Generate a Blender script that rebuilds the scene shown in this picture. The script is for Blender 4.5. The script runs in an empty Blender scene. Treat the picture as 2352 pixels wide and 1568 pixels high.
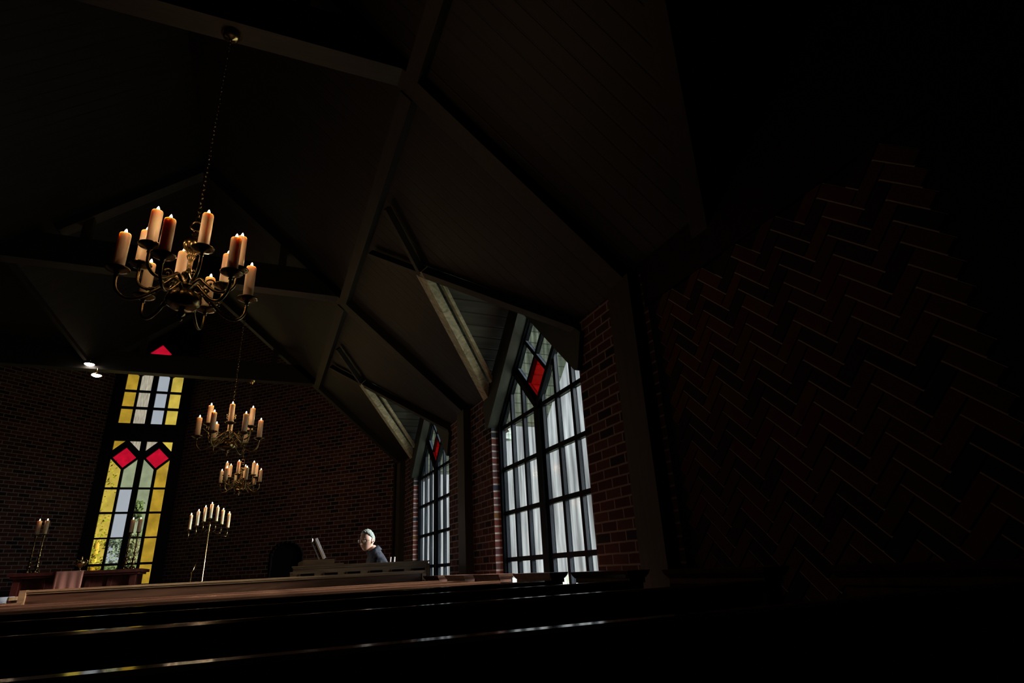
import bpy, bmesh, math, random
from mathutils import Vector, Matrix, geometry, noise
random.seed(7)
PI = math.pi
C = bpy.context.scene.collection
scene = bpy.context.scene

# ------------------------------------------------------------------ camera
CAM_Z = 1.0
F_PX, PITCH, ROLL, YAW = 1308.24, 0.3766323, -0.0523148, 0.4114626
fw = Vector((math.sin(YAW)*math.cos(PITCH), math.cos(YAW)*math.cos(PITCH), math.sin(PITCH)))
r0 = Vector((math.cos(YAW), -math.sin(YAW), 0)); u0 = r0.cross(fw)
cr = r0*math.cos(ROLL)+u0*math.sin(ROLL); cu = cr.cross(fw)
cam = bpy.data.objects.new('camera', bpy.data.cameras.new('camera')); C.objects.link(cam)
M = Matrix((cr, cu, -fw)).transposed().to_4x4(); M.translation = Vector((0, 0, CAM_Z))
cam.matrix_world = M
cam.data.sensor_width = 36; cam.data.lens = F_PX/2352*36; cam.data.clip_start = 0.02
scene.camera = cam
def px(p):
    q = Vector(p)-Vector((0, 0, CAM_Z)); d = q.dot(fw)
    return 1176+F_PX*q.dot(cr)/d, 784-F_PX*q.dot(cu)/d

# ------------------------------------------------------------------ world, sun, exposure
w = bpy.data.worlds.new('overcast_sky'); scene.world = w; w.use_nodes = True
wn = w.node_tree.nodes; wl = w.node_tree.links
bg = wn['Background']; tc = wn.new('ShaderNodeTexCoord'); sx = wn.new('ShaderNodeSeparateXYZ'); rp = wn.new('ShaderNodeValToRGB')
wl.new(tc.outputs['Generated'], sx.inputs[0]); wl.new(sx.outputs['Z'], rp.inputs[0]); wl.new(rp.outputs[0], bg.inputs[0])
rp.color_ramp.elements[0].color = (0.66, 0.70, 0.75, 1); rp.color_ramp.elements[0].position = 0.0
rp.color_ramp.elements[1].color = (0.52, 0.60, 0.70, 1); rp.color_ramp.elements[1].position = 0.8
bg.inputs[1].default_value = 1.3
# bright patch of sky out of view, added to light the window reveals
vd = wn.new('ShaderNodeVectorMath'); vd.operation = 'DOT_PRODUCT'; vd.inputs[1].default_value = Vector((1, -.9, .45)).normalized()
wl.new(tc.outputs['Generated'], vd.inputs[0])
mp_ = wn.new('ShaderNodeMath'); mp_.operation = 'MAXIMUM'; mp_.inputs[1].default_value = 0; wl.new(vd.outputs['Value'], mp_.inputs[0])
pw = wn.new('ShaderNodeMath'); pw.operation = 'POWER'; pw.inputs[1].default_value = 4; wl.new(mp_.outputs[0], pw.inputs[0])
ml = wn.new('ShaderNodeMath'); ml.operation = 'MULTIPLY_ADD'; ml.inputs[1].default_value = 9.0; ml.inputs[2].default_value = 1.3
wl.new(pw.outputs[0], ml.inputs[0]); wl.new(ml.outputs[0], bg.inputs[1])
sun = bpy.data.lights.new('sun', 'SUN'); sun.energy = 80.0; sun.angle = math.radians(30); sun.color = (0.95, 0.98, 1.0)
so = bpy.data.objects.new('sun', sun); C.objects.link(so)
so.rotation_euler = Vector((1, -0.16, 0.42)).to_track_quat('Z', 'Y').to_euler()
scene.view_settings.view_transform = 'Standard'; scene.view_settings.look = 'None'
scene.view_settings.exposure = 0.0; scene.view_settings.gamma = 1.0; scene.view_settings.use_curve_mapping = False
CANDLE_W = .62
try:
    scene.cycles.use_denoising = True; scene.cycles.max_bounces = 8; scene.cycles.transparent_max_bounces = 12
    scene.cycles.sample_clamp_indirect = 2.0; scene.cycles.caustics_reflective = False; scene.cycles.caustics_refractive = False
except Exception: pass

# ------------------------------------------------------------------ materials
def mat(name):
    m = bpy.data.materials.new(name); m.use_nodes = True
    return m, m.node_tree.nodes, m.node_tree.links, m.node_tree.nodes['Principled BSDF']
def plain(name, col, rough=0.5, metal=0.0, spec=None, emit=None, es=0):
    m, n, l, b = mat(name)
    tx = n.new('ShaderNodeTexNoise'); tx.inputs['Scale'].default_value = 30
    mx = n.new('ShaderNodeMixRGB'); mx.blend_type = 'MULTIPLY'; mx.inputs[0].default_value = .25
    mx.inputs[1].default_value = (*col, 1); l.new(tx.outputs['Fac'], mx.inputs[2]); l.new(mx.outputs[0], b.inputs['Base Color'])
    b.inputs['Roughness'].default_value = rough; b.inputs['Metallic'].default_value = metal
    if spec is not None: b.inputs['Specular IOR Level'].default_value = spec
    if emit: b.inputs['Emission Color'].default_value = (*emit, 1); b.inputs['Emission Strength'].default_value = es
    return m
def mth(n, l, op, a, b=None, c=None):
    x = n.new('ShaderNodeMath'); x.operation = op
    for i, v in enumerate((a, b, c)):
        if v is None: continue
        if isinstance(v, (int, float)): x.inputs[i].default_value = v
        else: l.new(v, x.inputs[i])
    return x.outputs[0]
def brick(name, bw, bh, cols, mortar, mw=0.010, bump=0.5):
    m, n, l, b = mat(name)
    uv = n.new('ShaderNodeUVMap'); s = n.new('ShaderNodeSeparateXYZ'); l.new(uv.outputs[0], s.inputs[0])
    nz = n.new('ShaderNodeTexNoise'); nz.inputs['Scale'].default_value = 6; l.new(uv.outputs[0], nz.inputs['Vector'])
    jit = mth(n, l, 'MULTIPLY', mth(n, l, 'SUBTRACT', nz.outputs['Fac'], .5), .008)
    v = mth(n, l, 'DIVIDE', mth(n, l, 'ADD', s.outputs['Y'], jit), bh); row = mth(n, l, 'FLOOR', v); fv = mth(n, l, 'SUBTRACT', v, row)
    off = mth(n, l, 'MULTIPLY', mth(n, l, 'FLOORED_MODULO', row, 2.0), .5)
    u = mth(n, l, 'ADD', mth(n, l, 'DIVIDE', mth(n, l, 'ADD', s.outputs['X'], jit), bw), off); colu = mth(n, l, 'FLOOR', u); fu = mth(n, l, 'SUBTRACT', u, colu)
    du = mth(n, l, 'MULTIPLY', mth(n, l, 'MINIMUM', fu, mth(n, l, 'SUBTRACT', 1, fu)), bw)
    dv = mth(n, l, 'MULTIPLY', mth(n, l, 'MINIMUM', fv, mth(n, l, 'SUBTRACT', 1, fv)), bh)
    d = mth(n, l, 'MINIMUM', du, dv)
    mask = n.new('ShaderNodeMapRange'); mask.inputs['From Min'].default_value = mw*.35; mask.inputs['From Max'].default_value = mw*.75; l.new(d, mask.inputs['Value'])
    cb = n.new('ShaderNodeCombineXYZ'); l.new(colu, cb.inputs[0]); l.new(row, cb.inputs[1])
    wn_ = n.new('ShaderNodeTexWhiteNoise'); wn_.noise_dimensions = '2D'; l.new(cb.outputs[0], wn_.inputs['Vector'])
    rr = n.new('ShaderNodeValToRGB'); rr.color_ramp.interpolation = 'CONSTANT'; l.new(wn_.outputs['Value'], rr.inputs[0])
    e = rr.color_ramp.elements; e[0].position = 0; e[0].color = (*cols[0], 1); e[1].position = 1/len(cols); e[1].color = (*cols[1], 1)
    for i in range(2, len(cols)): k = e.new(i/len(cols)); k.color = (*cols[i], 1)
    n2 = n.new('ShaderNodeTexNoise'); n2.inputs['Scale'].default_value = 60; n2.inputs['Detail'].default_value = 4; l.new(uv.outputs[0], n2.inputs['Vector'])
    mu = n.new('ShaderNodeMixRGB'); mu.blend_type = 'MULTIPLY'; mu.inputs[0].default_value = .6; l.new(rr.outputs[0], mu.inputs[1]); l.new(n2.outputs['Fac'], mu.inputs[2])
    mx = n.new('ShaderNodeMixRGB'); l.new(mask.outputs[0], mx.inputs[0]); mx.inputs[1].default_value = (*mortar, 1); l.new(mu.outputs[0], mx.inputs[2])
    l.new(mx.outputs[0], b.inputs['Base Color']); b.inputs['Roughness'].default_value = .85; b.inputs['Specular IOR Level'].default_value = .2
    bp = n.new('ShaderNodeBump'); bp.inputs['Strength'].default_value = bump; bp.inputs['Distance'].default_value = .006
    l.new(mth(n, l, 'ADD', mask.outputs[0], mth(n, l, 'MULTIPLY', n2.outputs['Fac'], .35)), bp.inputs['Height']); l.new(bp.outputs[0], b.inputs['Normal'])
    return m
def wood(name, c1, c2, rough=.5, scale=1.0, axis='X', bump=.15, spec=.5, board=None):
    m, n, l, b = mat(name)
    if board: uv = n.new('ShaderNodeUVMap').outputs[0]
    else: uv = n.new('ShaderNodeTexCoord').outputs['Object']
    mp = n.new('ShaderNodeMapping'); l.new(uv, mp.inputs[0])
    mp.inputs['Scale'].default_value = {'X': (1.5, 22, 22), 'Y': (22, 1.5, 22), 'Z': (22, 22, 1.5)}[axis]
    nz = n.new('ShaderNodeTexNoise'); nz.inputs['Scale'].default_value = scale; nz.inputs['Detail'].default_value = 6; nz.inputs['Distortion'].default_value = 1.2
    l.new(mp.outputs[0], nz.inputs['Vector'])
    r = n.new('ShaderNodeValToRGB'); l.new(nz.outputs['Fac'], r.inputs[0])
    r.color_ramp.elements[0].position = .32; r.color_ramp.elements[0].color = (*c1, 1); r.color_ramp.elements[1].position = .68; r.color_ramp.elements[1].color = (*c2, 1)
    colo = r.outputs[0]; hh = nz.outputs['Fac']
    if board:
        s = n.new('ShaderNodeSeparateXYZ'); l.new(uv, s.inputs[0])
        v = mth(n, l, 'DIVIDE', s.outputs['X'], board); fl = mth(n, l, 'FLOOR', v); fr = mth(n, l, 'SUBTRACT', v, fl)
        g = mth(n, l, 'MULTIPLY', mth(n, l, 'MINIMUM', fr, mth(n, l, 'SUBTRACT', 1, fr)), board)
        mk = n.new('ShaderNodeMapRange'); mk.inputs['From Min'].default_value = .004; mk.inputs['From Max'].default_value = .010; l.new(g, mk.inputs['Value'])
        wn_ = n.new('ShaderNodeTexWhiteNoise'); wn_.noise_dimensions = '1D'; l.new(fl, wn_.inputs['W'])
        tone = mth(n, l, 'ADD', mth(n, l, 'MULTIPLY', wn_.outputs['Value'], .5), .6)
        k = mth(n, l, 'MULTIPLY', tone, mth(n, l, 'ADD', mth(n, l, 'MULTIPLY', mk.outputs[0], .92), .08))
        mu = n.new('ShaderNodeVectorMath'); mu.operation = 'SCALE'; l.new(colo, mu.inputs[0]); l.new(k, mu.inputs['Scale']); colo = mu.outputs[0]
        hh = mth(n, l, 'ADD', mth(n, l, 'MULTIPLY', hh, .1), mk.outputs[0])
    l.new(colo, b.inputs['Base Color']); b.inputs['Roughness'].default_value = rough; b.inputs['Specular IOR Level'].default_value = spec
    bp = n.new('ShaderNodeBump'); bp.inputs['Strength'].default_value = bump if not board else .6; bp.inputs['Distance'].default_value = .004
    l.new(hh, bp.inputs['Height']); l.new(bp.outputs[0], b.inputs['Normal'])
    return m
def glass(name, tint, var=.15, scale=8, gloss=.06, streak=False, frost=0.0):
    tint = [math.sqrt(c) for c in tint]; var *= .55
    m, n, l, b = mat(name); n.remove(b)
    out = n['Material Output']; tr = n.new('ShaderNodeBsdfTransparent'); gl = n.new('ShaderNodeBsdfGlossy'); gl.inputs['Roughness'].default_value = .08
    t = n.new('ShaderNodeTexCoord'); mp = n.new('ShaderNodeMapping'); l.new(t.outputs['Object'], mp.inputs[0])
    if streak == 'V': mp.inputs['Scale'].default_value = (1, 7, .7)
    elif streak: mp.inputs['Rotation'].default_value = (0, .5, 0); mp.inputs['Scale'].default_value = (6, 6, .8)
    nz = n.new('ShaderNodeTexNoise'); nz.inputs['Scale'].default_value = scale; nz.inputs['Detail'].default_value = 4; l.new(mp.outputs[0], nz.inputs['Vector'])
    r = n.new('ShaderNodeValToRGB'); l.new(nz.outputs['Fac'], r.inputs[0])
    r.color_ramp.elements[0].position = .3; r.color_ramp.elements[0].color = (*[c*(1-var) for c in tint], 1)
    r.color_ramp.elements[1].position = .7; r.color_ramp.elements[1].color = (*[min(1, c*(1+var*.3)) for c in tint], 1)
    l.new(r.outputs[0], tr.inputs[0])
    last = tr.outputs[0]
    if frost:
        tl = n.new('ShaderNodeBsdfTranslucent'); l.new(r.outputs[0], tl.inputs[0]); mf = n.new('ShaderNodeMixShader'); mf.inputs[0].default_value = frost
        l.new(last, mf.inputs[1]); l.new(tl.outputs[0], mf.inputs[2]); last = mf.outputs[0]
    mx = n.new('ShaderNodeMixShader'); mx.inputs[0].default_value = gloss; l.new(last, mx.inputs[1]); l.new(gl.outputs[0], mx.inputs[2]); l.new(mx.outputs[0], out.inputs[0])
    return m
BR = [(.11, .04, .036), (.14, .052, .042), (.085, .032, .032), (.16, .072, .05), (.03, .022, .026), (.11, .045, .045)]
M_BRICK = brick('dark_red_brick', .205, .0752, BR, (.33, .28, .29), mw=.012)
M_JAMB_LIT = brick('daylit_jamb_brick', 6.0, .0752, [(.38, .14, .13), (.28, .13, .16), (.50, .24, .11), (.12, .12, .18), (.34, .19, .20), (.40, .12, .11)], (.85, .80, .80), mw=.015)  # same wall brick, with window light put into paler brick and mortar colours
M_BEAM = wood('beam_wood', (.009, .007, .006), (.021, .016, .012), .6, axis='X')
M_BEAMY = wood('beam_wood_lengthwise', (.009, .007, .006), (.021, .016, .012), .6, axis='Y')
M_POST = wood('post_wood', (.022, .017, .012), (.048, .038, .026), .6, axis='Z')
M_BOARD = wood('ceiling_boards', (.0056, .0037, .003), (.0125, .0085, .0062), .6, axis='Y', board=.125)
M_SIDING = wood('dormer_boards', (.06, .08, .07), (.12, .15, .13), .6, axis='Y', board=.14)
M_BRACE_LIT = wood('daylit_brace_wood', (.34, .35, .24), (.80, .78, .60), .55, scale=.8, axis='X')  # same roof timber, with greenish window light put into its pale colour
M_BOARD_SHADE = wood('shaded_ceiling_boards', (.004, .003, .0025), (.009, .007, .006), .7, axis='Y', board=.125, spec=.2)  # same boards as the right slope, gloom put into a darker colour
M_DARK = wood('dark_stained_wood', (.010, .007, .007), (.022, .014, .012), .6, axis='X', spec=.15)
M_RAKE = plain('grey_green_trim', (.016, .022, .018), .5)
M_EBONY = plain('ebony_wood', (.0009, .0007, .0007), 1.0, spec=0.0)
M_ALTAR = wood('altar_wood', (.045, .010, .008), (.10, .024, .018), .45, axis='Z', bump=.05)
M_PEW = wood('pew_wood', (.045, .019, .011), (.11, .05, .028), .26, axis='X', bump=.05)
M_RAIL = wood('varnished_rail_wood', (.04, .017, .010), (.10, .045, .026), .13, axis='X', bump=.03, spec=.9)
M_PEWEND = wood('pew_end_wood', (.07, .028, .02), (.17, .075, .05), .35, axis='Z', bump=.05)
M_OAK = wood('oak_wood', (.16, .088, .042), (.34, .20, .10), .4, axis='X', bump=.08)
M_FLOOR = plain('dark_carpet', (.014, .007, .007), .95)
M_FRAME = plain('black_window_frame', (.006, .009, .014), .6, spec=.06)
M_WAX = plain('candle_wax', (.92, .74, .52), .45)
wb = M_WAX.node_tree.nodes['Principled BSDF']; wb.inputs['Subsurface Weight'].default_value = .7; wb.inputs['Subsurface Radius'].default_value = (.06, .03, .012); wb.inputs['Subsurface Scale'].default_value = 1.0
M_BRASS = plain('aged_brass', (.26, .19, .09), .24, 1.0)
M_BRASSB = plain('polished_brass', (.75, .55, .25), .22, 1.0)
M_FLAME = plain('flame', (1, .8, .5), .5, emit=(1.0, .82, .66), es=14)
M_WICK = plain('wick', (.02, .02, .02), .9)
M_BULB = plain('lit_bulb', (1, .95, .9), .5, emit=(1, .90, .80), es=22)
M_CLOTH = plain('pink_cloth', (.50, .23, .18), .9)
M_WHITE = plain('white_cloth', (.62, .62, .70), .9)
M_MORTAR = plain('mortar', (.85, .74, .76), .95)
M_YEL = glass('yellow_glass', (.84, .58, .08), .35, 3)
M_YEL2 = glass('deep_yellow_glass', (.62, .36, .03), .35, 4)
M_CLR = glass('clear_glass', (.50, .51, .52), .04, 3)
M_RIP = glass('rippled_glass', (.66, .55, .38), .45, 6, streak=True)
M_GRN = glass('green_tint_glass', (.42, .45, .25), .3, 4)
M_RED = glass('red_glass', (.72, .006, .03), .25, 8)
M_REDB = glass('bright_red_glass', (1.0, .012, .012), .12, 12)
M_PANE = glass('storm_glass', (.70, .71, .66), .75, 2.2, gloss=.04, streak='V')
M_LEAF = plain('foliage', (.022, .034, .008), .9)
M_BARK = plain('bark', (.08, .06, .04), .9)
M_GROUND = plain('pale_ground', (.21, .235, .17), .9)
M_SKIN = plain('skin', (.46, .27, .21), .5)
M_HAIR = plain('grey_hair', (.13, .15, .145), .85, spec=.2)
M_SHIRT = plain('navy_shirt', (.012, .015, .026), .85, spec=.2)
M_TROUS = plain('black_trousers', (.012, .012, .014), .8)
M_STEEL = plain('glasses_metal', (.25, .25, .27), .25, 1.0)
M_PAPER = plain('sheet_paper', (.78, .80, .90), .8)
M_IVORY = plain('ivory_keys', (.7, .68, .6), .35)
def lens_mat(): return glass('lens', (.75, .78, .85), .05, 4, gloss=.25)
M_LENS = lens_mat()

# ------------------------------------------------------------------ mesh helpers (z values below are measured from the camera height)
Z = CAM_Z
class MB:
    def __init__(s): s.v = []; s.f = []; s.mi = []; s.uv = []; s.sm = []
    def add(s, vs, fs, mi=0, uvs=None, smooth=False):
        b = len(s.v); s.v += [tuple(v) for v in vs]
        for k, f in enumerate(fs):
            s.f.append([b+i for i in f]); s.mi.append(mi); s.sm.append(smooth)
            s.uv.append(uvs[k] if uvs else None)
    def box(s, x0, x1, y0, y1, z0, z1, mi=0):
        v = [(x, y, z) for x in (x0, x1) for y in (y0, y1) for z in (z0, z1)]
        s.add(v, [(0, 1, 3, 2), (4, 6, 7, 5), (0, 4, 5, 1), (2, 3, 7, 6), (0, 2, 6, 4), (1, 5, 7, 3)], mi)
    def bar(s, a, b, wd, dp, up=(0, 0, 1), mi=0, ext=0):
        a, b = Vector(a), Vector(b); d = (b-a).normalized(); a = a-d*ext; b = b+d*ext
        side = d.cross(Vector(up)).normalized(); u = side.cross(d).normalized()
        v = []
        for p in (a, b):
            for i, j in ((-1, -1), (1, -1), (1, 1), (-1, 1)): v.append(p+side*i*wd/2+u*j*dp/2)
        s.add(v, [(0, 1, 2, 3), (7, 6, 5, 4), (0, 4, 5, 1), (1, 5, 6, 2), (2, 6, 7, 3), (3, 7, 4, 0)], mi)
    def tube(s, pts, r, n=8, mi=0, closed=False):
        pts = [Vector(p) for p in pts]; rs = r if isinstance(r, (list, tuple)) else [r]*len(pts); v = []; N = len(pts)
        up = None
        for i, p in enumerate(pts):
            if closed: d = pts[(i+1) % N]-pts[i-1]
            else: d = pts[min(i+1, N-1)]-pts[max(i-1, 0)]
            d.normalize()
            if up is None: up = Vector((0, 0, 1)) if abs(d.z) < .9 else Vector((1, 0, 0))
            sd = d.cross(up).normalized(); up = sd.cross(d).normalized()
            for k in range(n): a = 2*PI*k/n; v.append(p+(sd*math.cos(a)+up*math.sin(a))*rs[i])
        f = []
        for i in range(N if closed else N-1):
            j = (i+1) % N
            for k in range(n): f.append((i*n+k, i*n+(k+1) % n, j*n+(k+1) % n, j*n+k))
        if not closed: f.append(tuple(range(n))[::-1]); f.append(tuple((N-1)*n+k for k in range(n)))
        s.add(v, f, mi, smooth=True)
    def lathe(s, prof, c=(0, 0, 0), n=20, mi=0, axis=None):
        c = Vector(c); v = []; N = len(prof)
        ax = Vector(axis).normalized() if axis else Vector((0, 0, 1))
        q = Vector((0, 0, 1)).rotation_difference(ax)
        for r, z in prof:
            for k in range(n): a = 2*PI*k/n; v.append(c+q @ Vector((r*math.cos(a), r*math.sin(a), z)))
        f = [(i*n+k, i*n+(k+1) % n, (i+1)*n+(k+1) % n, (i+1)*n+k) for i in range(N-1) for k in range(n)]
        if prof[0][0] > 1e-4: f.append(tuple(range(n))[::-1])
        if prof[-1][0] > 1e-4: f.append(tuple((N-1)*n+k for k in range(n)))
        s.add(v, f, mi, smooth=True)
    def sphere(s, c, r, n=14, mi=0, sc=(1, 1, 1)):
        pr = []; m = n//2+1
        v = []; c = Vector(c)
        for i in range(m+1):
            t = PI*i/m
            for k in range(n): a = 2*PI*k/n; v.append(c+Vector((r*sc[0]*math.sin(t)*math.cos(a), r*sc[1]*math.sin(t)*math.sin(a), r*sc[2]*math.cos(t))))
        f = [(i*n+k, (i+1)*n+k, (i+1)*n+(k+1) % n, i*n+(k+1) % n) for i in range(m) for k in range(n)]
        s.add(v, f, mi, smooth=True)
    def torus(s, c, R, r, q=None, n=12, m=6, sc=(1, 1)):
        q = q or Matrix.Identity(3); c = Vector(c)
        s.tube([c+q @ Vector((R*sc[0]*math.cos(2*PI*k/n), 0, R*sc[1]*math.sin(2*PI*k/n))) for k in range(n)], r, m, closed=True)
    def panel(s, outer, holes, f3, d, mi=0, mside=None, msel=None):
        """flat panel with holes: f3(a, b) -> Vector, extruded by d"""
        d = Vector(d); loops = [outer]+holes; pts = [p for lp in loops for p in lp]
        tris = geometry.tessellate_polygon([[Vector((p[0], p[1], 0)) for p in lp] for lp in loops])
        P = [f3(*p) for p in pts]; n = len(P); v = P+[p+d for p in P]
        f = [tuple(t) for t in tris]+[tuple(i+n for i in t[::-1]) for t in tris]
        s.add(v, f, mi)
        b = 0
        for li, lp in enumerate(loops):
            m = len(lp); vs = []; fs = []
            for k in range(m):
                i, j = b+k, b+(k+1) % m
                s.add([P[i], P[j], P[j]+d, P[i]+d], [(0, 1, 2, 3)], (mside if mside is not None and li > 0 else mi))
            b += m
    def build(s, name, mats, parent=None, uvf=None, loc=None):
        me = bpy.data.meshes.new(name); me.from_pydata(s.v, [], s.f); me.update()
        if not isinstance(mats, (list, tuple)): mats = [mats]
        for m in mats: me.materials.append(m)
        for i, p in enumerate(me.polygons): p.material_index = s.mi[i]; p.use_smooth = s.sm[i]
        bm = bmesh.new(); bm.from_mesh(me); bmesh.ops.remove_doubles(bm, verts=bm.verts, dist=1e-5) if not any(s.uv) else None
        bmesh.ops.recalc_face_normals(bm, faces=bm.faces); bm.to_mesh(me); bm.free()
        ul = me.uv_layers.new(name='UVMap')
        for p in me.polygons:
            nn = p.normal
            for li in p.loop_indices:
                co = me.vertices[me.loops[li].vertex_index].co
                if uvf: ul.data[li].uv = uvf(co, nn)
                elif abs(nn.z) < .7:
                    t = Vector((-nn.y, nn.x, 0)).normalized()
                    if t.x+t.y*1.01 < 0: t = -t
                    ul.data[li].uv = (co.dot(t), co.z)
                else: ul.data[li].uv = (co.x, co.y)
        o = bpy.data.objects.new(name, me); C.objects.link(o)
        if parent: o.parent = parent
        if loc: o.location = loc
        return o
def tag(o, label=None, cat=None, group=None, kind=None):
    if label: o['label'] = label
    if cat: o['category'] = cat
    if group: o['group'] = group
    if kind: o['kind'] = kind
    return o
def empty(name, loc, label=None, cat=None, group=None, rz=0, kind=None):
    o = bpy.data.objects.new(name, None); C.objects.link(o); o.location = loc; o.rotation_euler.z = rz; o.empty_display_size = .1
    return tag(o, label, cat, group, kind)
def struct(o, label=None): o['kind'] = 'structure'; return tag(o, label)
def clip(poly, a, b, c):
    """keep a*x+b*y<=c"""
    out = []
    for i in range(len(poly)):
        p, q = poly[i], poly[(i+1) % len(poly)]; dp = a*p[0]+b*p[1]-c; dq = a*q[0]+b*q[1]-c
        if dp <= 0: out.append(p)
        if (dp < 0 < dq) or (dq < 0 < dp):
            t = dp/(dp-dq); out.append((p[0]+t*(q[0]-p[0]), p[1]+t*(q[1]-p[1])))
    return out
def area(p): return abs(sum(p[i][0]*p[(i+1) % len(p)][1]-p[(i+1) % len(p)][0]*p[i][1] for i in range(len(p))))/2
# transform: part meshes of a thing whose Empty sits at loc are built in world coordinates and shifted
def local(mb, loc): mb.v = [(x-loc[0], y-loc[1], z-loc[2]) for x, y, z in mb.v]; return mb

# ------------------------------------------------------------------ layout
WX = 2.36; FL = 0.0
BAYS = [1.22, 5.08, 8.94]; FR = [-0.75, 3.17, 7.02, 10.85]
AX = -1.15
def P0(x): return 3.372-.8635*(x-.588)+Z       # underside of the right-hand slope
COL = 3.36+Z; CD = .34                            # collar beams
KX = (3.372+.8635*.588+Z-COL)/.8635               # knee x
LKX = 2*AX-KX
AP = P0(AX)
HW = 1.07; SPR = 1.53+Z; APX = 2.60+Z             # window gable
DH = 1.12; XC = 1.22
YE = 11.25                                        # end of the nave's right wall
WIN_X = -2.77; DW = 15.55; AXR, AXL = -1.94, -3.60
XL = AXL-(DW-YE)                                  # foot of the left canted wall

# floor
b = MB(); b.box(XL-.6, 3.0, -5, 16.2, -.1, 0); struct(b.build('floor', M_FLOOR))
b = MB(); b.panel([(WX-.3, 10.35), (WX-.3, YE-.02), (AXR-.05, DW-.05), (AXL+.05, DW-.05), (XL+.05, YE), (XL+.05, 10.35)], [], lambda x, y: Vector((x, y, 0.0)), (0, 0, .15))
struct(b.build('trim_1', M_PEW), 'low chancel step')

# right wall with gabled openings
b = MB()
outer = [(-5, 0), (YE+.1, 0), (YE+.1, 2.06+Z-.0)]
for yc in BAYS[::-1]:
    outer += [(yc+DH, 1.95+Z), (yc, 2.95+Z), (yc-DH, 1.95+Z)]
outer += [(-5, 1.95+Z)]
holes = []
for yc in BAYS[1:]: holes.append([(yc-HW, .10), (yc+HW, .10), (yc+HW, SPR), (yc, APX+.02), (yc-HW, SPR)])
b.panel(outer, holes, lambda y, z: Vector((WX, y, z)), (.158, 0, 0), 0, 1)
struct(b.build('wall_right', [M_BRICK, M_JAMB_LIT]))
# wall plate and dark frieze above the brick
tn = [1]
def trim(mb, m, label=None):
    tn[0] += 1; return struct(mb.build('trim_%d' % tn[0], m), label)
for yc in BAYS[1:]:
    b = MB()
    for s in (-1, 1):
        q = [(s*(HW-.005), SPR-.0), (0, APX-.025), (0, P0(XC)+.10), (s*(DH+.10), P0(WX)-.02), (s*(DH+.0), SPR-.02)]
        b.panel([(yc+p[0], p[1]) for p in q], [], lambda y, z: Vector((WX-.045, y, z)), (.155, 0, 0))
    trim(b, M_RAKE, 'dark gable board around window')
# slopes of the nave ceiling
def up(x): return P0(x)+.13
b = MB(); xo = WX+.42; y0, y1 = -5, YE
outer = [(xo, y0)]
for yc in BAYS: outer += [(xo, yc-DH*(xo-XC)/(WX-XC)), (XC, yc), (xo, yc+DH*(xo-XC)/(WX-XC))]
outer2 = [(xo, y1), (AX, y1), (AX, y0)]
# clip last triangle that would pass the end wall
b.panel(outer+outer2, [], lambda x, y: Vector((x, y, up(x))), (0, 0, .05))
struct(b.build('ceiling', M_BOARD, uvf=lambda c, n: (c.y, c.x)))
def upl(x): return up(2*AX-x)
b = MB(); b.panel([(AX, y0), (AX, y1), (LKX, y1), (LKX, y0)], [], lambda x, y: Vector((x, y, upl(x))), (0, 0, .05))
struct(b.build('ceiling', M_BOARD_SHADE, uvf=lambda c, n: (c.y, c.x)))
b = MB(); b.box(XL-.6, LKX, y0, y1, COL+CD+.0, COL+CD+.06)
struct(b.build('ceiling', M_BOARD_SHADE, uvf=lambda c, n: (c.y, c.x)))
b = MB(); b.box(LKX-.04, LKX+.01, y0, y1, COL+.08, COL+CD+.04); trim(b, M_DARK, 'added dark fascia shutting out daylight between side ceiling and nave slope')  # strip added to stop sky light leaking through the ceiling step
# dormer ceilings
for k, yc in enumerate(BAYS):
    b = MB(); zr = up(XC)
    for s in (-1, 1):
        X1 = 3.25; zl = up(WX)-.35*((zr-up(WX))/DH); yl = yc+s*(DH+.35)
        vs = [(XC-.0, yc, zr), (X1, yc, zr), (X1, yl, zl), (WX, yl, zl), (WX, yc+s*DH, up(WX))]
        b.add([Vector(p) for p in vs]+[Vector(p)+Vector((0, 0, .05)) for p in vs], [(0, 1, 2, 3, 4), (9, 8, 7, 6, 5)], 0)
    struct(b.build('ceiling', M_SIDING, uvf=lambda c, n: (c.z*1.5, c.x)), 'boarded dormer ceiling')
# back wall, left wall, chancel walls and chancel ceiling
b = MB(); b.box(XL-.6, 3.0, -5.2, -5, 0, 6.3); struct(b.build('wall_back', M_DARK))
b = MB(); b.box(XL-.8, XL-.6, -5, YE+.3, 0, COL+.6); struct(b.build('wall_left', M_DARK))
HC = 7.4+Z
def wallseg(p, q, z0, z1, th):
    p, q = Vector((*p, 0)), Vector((*q, 0)); d = (q-p).normalized(); nrm = Vector((-d.y, d.x, 0))*th
    m = MB(); m.panel([(0, z0), ((q-p).length, z0), ((q-p).length, z1), (0, z1)], [], lambda s, z: p+d*s+Vector((0, 0, z)), nrm); return m
struct(wallseg((WX+.1, YE-.1), (AXR, DW), 0, HC, -.25).build('wall_front_right', M_BRICK))
struct(wallseg((AXL, DW), (XL, YE), 0, HC, -.25).build('wall_front_left', M_BRICK))
b = MB(); b.box(XL-.6, XL, YE, YE+.25, 0, HC); struct(b.build('wall_side_left', M_BRICK))
b = MB()
b.panel([(XL-.6, COL+CD+.06), (LKX-.02, COL+CD+.06), (AX, AP+.20), (WX+.42, up(WX+.42)+.05), (WX+.5, HC), (XL-.6, HC)], [], lambda x, z: Vector((x, YE-.02, z)), (0, .06, 0))
struct(b.build('wall_gable', M_DARK))
b = MB(); b.box(XL-.6, 3, YE, 16.2, HC, HC+.1); struct(b.build('ceiling', M_DARK))
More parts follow.
